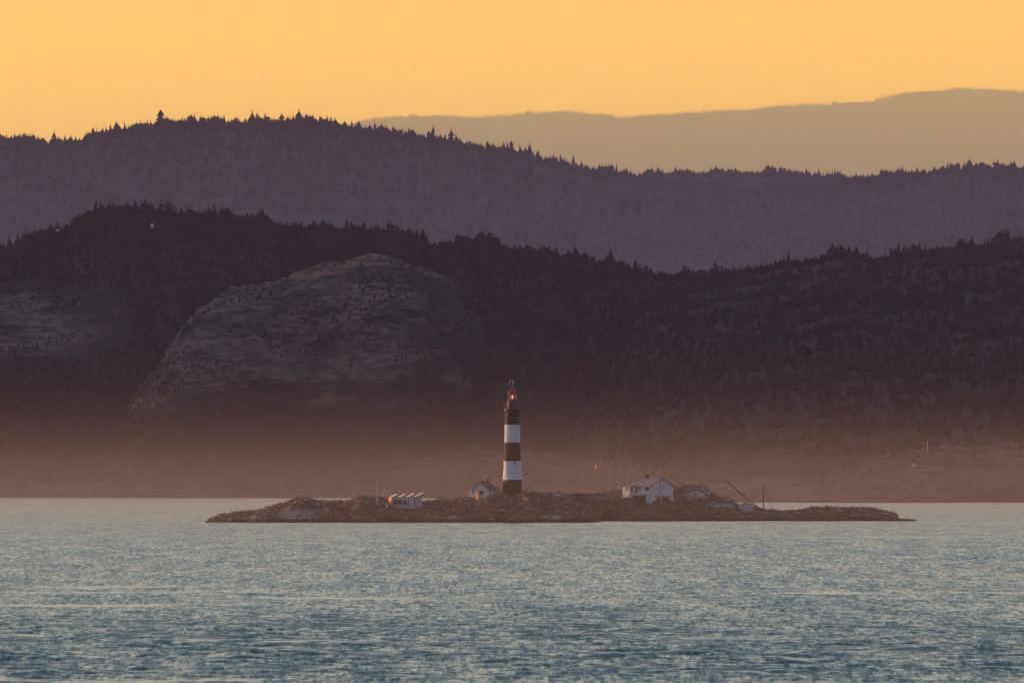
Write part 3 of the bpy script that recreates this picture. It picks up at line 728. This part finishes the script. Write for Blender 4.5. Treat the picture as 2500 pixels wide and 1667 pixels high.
for c0, c1, r0, r1 in ((1576, 1585, 1196.5, 1188.5), (1560, 1565, 1196.5, 1189)): window(hs, 'l', sx(c1), sx(c0), zz(r0), zz(r1), 0)
window(hs, 'l', sx(1557.5), sx(1553), zz(1202), zz(1188.5), 0, 'dark_glass', 'door')
gx = lambda c: (c-1588.4)*S/math.cos(TH)
window(hs, 'f', gx(1600), gx(1605.5), zz(1214), zz(1209.5), 0, trim=False); window(hs, 'f', gx(1630), gx(1636), zz(1213.3), zz(1210), 0, trim=False)
window(hs, 'f', gx(1612.5), gx(1618), zz(1190), zz(1188.3), 0, 'dark', 'vent', False); window(hs, 'f', gx(1616), gx(1618), zz(1172.5), zz(1168.5), 0, 'dark', 'lamp_bracket', False)
MB().tube([(gx(1610.5), -.12, -.6), (gx(1610.5), -.12, zz(1163))], .055, 6).build('downpipe', M['dark'], hs)
# entrance porch at the far left end of the side wall
pc = MB(); q = sx(1537); pw = 1.5
pc.box(-1.5, -.01, q-1.6, q+1.0, -1.2, zz(1187.5)); po = pc.build('porch', M['white'], hs)
b = MB(); b.add([(-1.75,q-1.8,zz(1188)),(0.02,q-1.8,zz(1183.5)),(0.02,q+1.2,zz(1183.5)),(-1.75,q+1.2,zz(1188)),(-1.75,q-1.8,zz(1187)),(0.02,q-1.8,zz(1182.5)),(0.02,q+1.2,zz(1182.5)),(-1.75,q+1.2,zz(1187))],
                [(0,3,2,1),(4,5,6,7),(0,1,5,4),(1,2,6,5),(2,3,7,6),(3,0,4,7)]); b.build('porch_roof', M['grey_roof'], po)
window(po, 'l', q-.9, q-.3, zz(1196.5), zz(1190), -1.5); window(po, 'f', -1.2, -.7, zz(1197), zz(1190), q-1.6)
window(po, 'l', q-1.3, q-.75, zz(1220), zz(1211), -1.5, 'orange', 'door', False)
# railing and brown lean-to before the side wall
b = MB().tube([(-1.4, sx(1577), zz(1210)), (-.5, sx(1587), zz(1201.5))], .05, 5)
for k in range(4):
    f_ = k/3; b.tube([(-1.4+.9*f_, sx(1577+10*f_), zz(1210-8.5*f_)-.85), (-1.4+.9*f_, sx(1577+10*f_), zz(1210-8.5*f_))], .035, 4)
b.build('stair_railing', M['dark'], hs)
p2 = stand(1567, 1223); o = empty('lean_to', p2 + Vector((0, -.6, 0)), R(6)); tag(o, 'low brown lean-to with sloping ends in front of the big house', 'shed')
MB().add([(-1.75,-.6,-.5),(2.0,-.6,-.5),(2.0,.7,-.5),(-1.75,.7,-.5),(-1.75,-.45,1.55),(.75,-.45,1.45),(.75,.55,1.45),(-1.75,.55,1.55),(1.6,-.5,.45),(1.6,.6,.45)],
         [(0,3,2,1),(0,1,8,5,4),(2,3,7,6,9),(1,2,9,8),(8,9,6,5),(4,5,6,7),(3,0,4,7)]).build('wall', M['deck'], o)
MB().add([(-1.85,-.65,1.6),(.8,-.65,1.5),(.8,.75,1.5),(-1.85,.75,1.6),(-1.85,-.65,1.7),(.8,-.65,1.6),(.8,.75,1.6),(-1.85,.75,1.7)],
         [(0,3,2,1),(4,5,6,7),(0,1,5,4),(1,2,6,5),(2,3,7,6),(3,0,4,7)]).build('roof', M['brown_roof'], o)
MB().box(-.1, .15, -.62, -.5, .45, .7).build('vent', M['dark'], o)
p3 = stand(1614, 1232); o = empty('stand_pipe', p3); tag(o, 'thin bent pipe standing before the gable of the big house', 'pipe')
MB().tube([(0,0,-.3),(0,0,1.9),(-.1,0,2.05),(-.45,0,2.1)], .06, 6).build('pipe', M['steel'], o)

# ------------------------------------------------------------------ equipment building and solar panels
p = stand_front(995, 1231, 950, 1008); sb = empty('equipment_building', p, R(10)); S = p.y/FOC
tag(sb, 'low pale flat roofed building under four tilted solar panels', 'building')
ex = lambda c: (c-995)*S; zz = lambda row: (1232-row)*S
MB().box(ex(960), ex(1011.5), 0, 3.2, -1.0, zz(1214)).build('wall', M['blue_grey'], sb)
MB().box(ex(1011.5), ex(1031), .5, 3.0, -1.0, zz(1213.6)).build('annex', M['blue_grey'], sb)
MB().box(ex(958.5), ex(1012.2), -.12, 3.3, zz(1214), zz(1213)).build('roof', M['steel'], sb)
MB().box(ex(960.5), ex(983), -.10, -.01, zz(1231.5), zz(1220.5)).build('shutter', M['rock_dark'], sb)
window(sb, 'f', ex(985), ex(993), zz(1233), zz(1223), 0, 'dark', 'door')
MB().box(ex(1011.6), ex(1013.2), -.06, .4, -.6, zz(1214.4)).box(ex(997.2), ex(998.4), -.05, .1, -.6, zz(1214.4)).build('wall_joint', M['dark'], sb)
MB().box(ex(976), ex(980), -.14, -.05, zz(1219.8), zz(1218.6)).build('vent', M['dark'], sb)
ec = MB().box(0, .5, 0, 1.5, -1.0, zz(1213.8)).box(-.07, .55, -.07, 1.55, zz(1217.2), zz(1216)).box(-.03, -.001, .2, 1.3, zz(1230), zz(1219)).build('sunlit_end', M['orange'], sb); ec.location = (ex(959.0)-.5, -.45, 0); ec.rotation_euler = (0, 0, R(14))  # end wall with its sunlit orange put into the colour
for i, (c0, c1, r0, r1) in enumerate(((954, 968, 1213, 1206.5), (973, 989, 1213.2, 1206.5), (992, 1010.5, 1213.5, 1204.5), (1012, 1031.5, 1212.3, 1203.5))):
    D_ = p.y + .3; zf = lambda r_: row_z(r_, D_)
    o = empty('solar_panel', (float(col_x(c0, D_)), D_, p.z + zz(1213)))
    tag(o, ['leftmost tilted solar panel glinting on the pale building, above the orange end', 'second tilted solar panel from the left on the pale building',
            'third tilted solar panel from the left, long and thin', 'rightmost tilted solar panel, over the building\'s right end'][i], 'solar panel', 'tilted solar panels on the pale building')
    wd = (c1-c0)*S; h0 = zf(r0+.6)-o.location.z; h1 = zf(r1)-o.location.z; k = .27; d = 1.7
    vv = []
    for t_ in (0, .05):
        vv += [(0, 0, h0+t_), (wd, 0, h1+t_), (wd, d, h1+t_+k), (0, d, h0+t_+k)]
    MB().add(vv, [(0,3,2,1),(4,5,6,7),(0,1,5,4),(1,2,6,5),(2,3,7,6),(3,0,4,7)]).build('panel', M['solar'], o)
    MB().tube([(wd*.85, .3, -.05), (wd*.85, .3, h1-.08)], .035, 5).tube([(wd*.85, d-.3, -.05), (wd*.85, d-.3, h1-.05+k*.6)], .035, 5).build('support', M['dark'], o)
p = stand(945, 1238); o = empty('sheet', p); 
bpy.data.objects.remove(o)
sh = MB().add([(-.38,0,0),(.1,0,.25),(.38,.1,.85),(-.2,.35,.35),(-.38,0,.07),(.1,0,.33),(.38,.1,.93),(-.2,.35,.43)], [(0,3,2,1),(4,5,6,7),(0,1,5,4),(1,2,6,5),(2,3,7,6),(3,0,4,7)])
o = sh.build('metal_sheet', M['solar']); o.location = p; tag(o, 'small bright bent sheet leaning on the slope left of the pale building', 'sheet')

p = stand(921, 1231); o = empty('radio_mast', p); tag(o, 'thin pale mast with a crossbar left of the solar panels', 'mast')
MB().tube([(0,0,-.4),(0,0,3.6),(0,0,5.8)], [.075,.06,.03], 6).build('pole', M['white'], o); MB().tube([(-.75,0,1.4),(.4,0,1.4)], .04, 5).build('crossbar', M['white'], o)

# ------------------------------------------------------------------ derrick and hut
p = stand(1864, 1247); o = empty('derrick_crane', p); S = p.y/FOC; X_ = lambda c: (c-1864)*S; Z_ = lambda r_: (1247-r_)*S
tag(o, 'rusty derrick with a long slanting boom and upright mast beside the small hut', 'crane')
MB().tube([(0,0,-.5),(0,0,Z_(1214)),(0,0,Z_(1182))], [.17,.14,.11], 8).build('mast', M['rust'], o)
bm_ = MB().tube([(X_(1857),-.3,Z_(1244)),(X_(1813),-.5,Z_(1207)),(X_(1770.5),-.7,Z_(1172))], [.12,.19,.10], 8)
bm_.tube([(X_(1772),-.7,Z_(1175)),(X_(1770),-.7,Z_(1172))], .14, 6); bm_.build('boom', M['rust'], o)
MB().tube([(0,0,Z_(1185)),(X_(1836),-.4,Z_(1219))], .045, 5).build('topping_line', M['rust'], o)
MB().tube([(X_(1888),.5,Z_(1249)),(X_(1874),.2,Z_(1209))], [.07,.04], 6).tube([(0,0,Z_(1184)),(X_(1888),.5,Z_(1248))], .02, 4).build('leaning_stay', M['rust'], o)
p = stand(1820, 1247); o = empty('hut', p, R(-6)); S = p.y/FOC; tag(o, 'small pale hut with a low roof beside the derrick', 'hut')
b = MB(); gable(b, -1.65, 1.65, 0, 2.6, -.8, 1.75, 2.15); b.build('wall', M['blue_grey'], o)
b = MB(); roof(b, -1.65, 1.65, 0, 2.6, 1.75, 2.15, .12, .09); b.build('roof', M['grey_roof'], o)
window(o, 'r', .8, 1.6, -.2, 1.4, 1.65, 'dark', 'door')

# ------------------------------------------------------------------ foundations, cistern, posts
p = stand(1437, 1212); o = empty('foundation', p); tag(o, 'low ruined foundation with a flat brown deck between lighthouse and big house', 'foundation')
q = p.y/FOC; X_ = lambda c: (c-1437)*q; Z_ = lambda r_: (1212-r_)*q
MB().box(X_(1393), X_(1401), -.5, 1.5, -.8, Z_(1203)).box(X_(1401), X_(1419), .2, 1.6, -.8, Z_(1207)).build('pier', M['deck'], o)
MB().box(X_(1401), X_(1480), -.3, 2.2, Z_(1206), Z_(1203.6)).build('deck', M['deck'], o)
MB().box(X_(1442), X_(1479), 0, 2, -.8, Z_(1206.2)).build('wall', M['concrete'], o)
g = MB()
for c in (1411, 1420, 1430): g.box(X_(c), X_(c)+.18, 0, .2, -.8, Z_(1206.2))
g.build('deck_posts', M['deck'], o)
for c, rw, h, lb in ((1441.5, 1204, 5, 'short dark stake left of the thicker one on the brown deck'), (1461.5, 1204, 6.5, 'thicker dark stake on the brown deck nearer the big house'),
                     (1046, 1226, 8, 'dark stub on the crest just right of the pale building'), (565, 1258, 5, 'tiny dark stub beside the boulder at the left tip'),
                     (2174, 1253, 8, 'dark stub leaning near the right tip of the island')):
    p = stand(c, rw); b = MB().tube([(0,0,-.3),(0,0,h*q*.5),(.12*(c > 2000),0,h*q)], [.16,.13,.07], 6)
    o2 = b.build('stake', M['dark']); o2.location = p + Vector((0, 0, .0)); tag(o2, lb, 'stake')
p = stand(1365, 1209); MBc = MB()
MBc.lathe([(1.35,-.5),(1.35,.12),(1.1,.3),(.6,.42),(.1,.46)], 20); o = MBc.build('cistern', M['concrete'], None, True); o.location = p; o.scale = (1.1, 1, 1)
tag(o, 'low pale rounded cistern on the crest right of the lighthouse', 'cistern')

# ------------------------------------------------------------------ far shore marks, buoy, bird
def near_point(c, row):
    s = float(shore(c)); Ds = np.linspace(s+5, 11400, 1500); X, Z, _ = near_h(np.full_like(Ds, c), Ds); rows = HOR-(Z-EYE)*FOC/Ds
    k = int(np.argmax(rows <= row)); return Vector((float(X[k]), float(Ds[k]), float(Z[k])))
p = near_point(2230, 1141); o = empty('far_hut', p); tag(o, 'tiny pale hut on the far right shore', 'hut')
b = MB(); gable(b, -.8, .8, 0, 1.6, -.5, 1.4, 1.9); b.build('wall', M['white'], o); b = MB(); roof(b, -.8, .8, 0, 1.6, 1.4, 1.9, .1, .08); b.build('roof', M['grey_roof'], o)
p = near_point(2264, 1099); o = empty('far_mast', p); tag(o, 'thin pale mast on the far right hilltop above the tiny hut', 'mast')
MB().tube([(0,0,-1),(0,0,4.4)], [.18,.1], 6).build('pole', M['white'], o); MB().tube([(-.3,0,3.6),(.3,0,3.6)], .07, 5).build('crossbar', M['white'], o)
p = near_point(371, 572); o = empty('cabin', p); tag(o, 'tiny pale cabin high in the dark wood, upper left', 'cabin')
b = MB(); gable(b, -.9, .9, 0, 2, -1, 1.6, 2.2); b.build('wall', M['white'], o); b = MB(); roof(b, -.9, .9, 0, 2, 1.6, 2.2, .1, .1); b.build('roof', M['grey_roof'], o)
o.location.z += 5
p = near_point(140, 588); o = empty('hillside_house', p); tag(o, 'tiny house with a sun glint coloured into its orange roof on the upper left hillside', 'house'); o.location.z += 6.5
b = MB(); gable(b, -1.2, 1.2, 0, 3, -.2, .8, 1.4); b.build('wall', M['white'], o); b = MB(); roof(b, -1.2, 1.2, 0, 3, .8, 1.4, .3, .15); b.build('roof', M['orange'], o)  # orange roof colour stands for a glint of sun
# red marker on the water edge behind the island
p = near_point(1454, 1152); p.z += 2.0; o = empty('shore_mark', p); tag(o, 'tiny glowing red and white beacon on the far shore between lighthouse and big house', 'mark')
MB().lathe([(.12,-3),(.12,.9)], 10).build('post', M['white'], o); MB().lathe([(.6,.9),(.6,1.9),(.1,2.3)], 10).build('emitter', mat('red_glow', (.6,.06,.03), .5, emit=((1.0,.22,.10), .9)), o)  # emission added so the red top shows as a bright dot

Db = EYE*FOC/(1539.5-HOR); p = Vector((float(col_x(662, Db)), Db, .02)); o = empty('seabird', p, R(10)); tag(o, 'small dark seabird floating alone on the near water', 'bird')
bd = MB()
bd.rings([[(x, r_*math.cos(2*math.pi*k/10), z + r_*.75*math.sin(2*math.pi*k/10)) for k in range(10)] for x, r_, z in
          ((-.24,.012,.08),(-.17,.05,.05),(-.08,.085,.04),(.03,.09,.045),(.10,.065,.07),(.135,.035,.12),(.15,.028,.17),(.165,.036,.205),(.19,.034,.215),(.215,.018,.21),(.27,.005,.203))])
bd.build('body', M['bird'], o, True)
MB().rings([[(x, .075 + r_*.4*math.cos(2*math.pi*k/8), .075 + r_*math.sin(2*math.pi*k/8)) for k in range(8)] for x, r_ in ((-.2,.008),(-.1,.045),(.02,.05),(.08,.01))]).build('wing', M['bird'], o, True)
MB().rings([[(x, -.075 + r_*.4*math.cos(2*math.pi*k/8), .075 + r_*math.sin(2*math.pi*k/8)) for k in range(8)] for x, r_ in ((-.2,.008),(-.1,.045),(.02,.05),(.08,.01))]).build('wing', M['bird'], o, True)

# ------------------------------------------------------------------ air
def air(name, x0, x1, y0, y1, z0, z1, color, dens, aniso, grad=None, absc=None):
    o = MB().box(x0, x1, y0, y1, z0, z1)
    m = bpy.data.materials.new(name); m.use_nodes = True; t = m.node_tree; t.nodes.clear()
    ou = t.nodes.new('ShaderNodeOutputMaterial'); v = t.nodes.new('ShaderNodeVolumePrincipled')
    v.inputs['Color'].default_value = (*color, 1); v.inputs['Density'].default_value = dens; v.inputs['Anisotropy'].default_value = aniso
    if absc: v.inputs['Absorption Color'].default_value = (*absc, 1)
    t.links.new(v.outputs[0], ou.inputs['Volume'])
    if grad:      # a low mist that thins with height above the sea
        g = t.nodes.new('ShaderNodeNewGeometry'); s = t.nodes.new('ShaderNodeSeparateXYZ'); t.links.new(g.outputs['Position'], s.inputs[0])
        mr_ = t.nodes.new('ShaderNodeMapRange'); mr_.inputs['From Min'].default_value = grad[0]; mr_.inputs['From Max'].default_value = grad[1]
        mr_.inputs['To Min'].default_value = 1; mr_.inputs['To Max'].default_value = 0; mr_.interpolation_type = 'SMOOTHERSTEP'
        t.links.new(s.outputs[2], mr_.inputs[0])
        mu = t.nodes.new('ShaderNodeMath'); mu.operation = 'MULTIPLY'; mu.inputs[1].default_value = dens
        t.links.new(mr_.outputs[0], mu.inputs[0]); t.links.new(mu.outputs[0], v.inputs['Density'])
    ob = o.build(name, m); tag(ob, kind='stuff'); return ob
air('haze', -30000, 30000, -3000, 70000, -420, 2200, (.68, .60, 1.0), 7.2e-6, .2)
air('mist', -9000, 9000, 2400, 11700, -4, 62, (1.0, .69, .50), 7.3e-5, .0, (-4, 44))
air('mist', -20000, 20000, 12100, 18300, -5, 460, (.73, .69, .97), 8.6e-5, .1, (60, 450))
air('mist', -40000, 40000, 20700, 61500, -6, 2150, (1.0, .90, .57), 6.2e-5, .85)
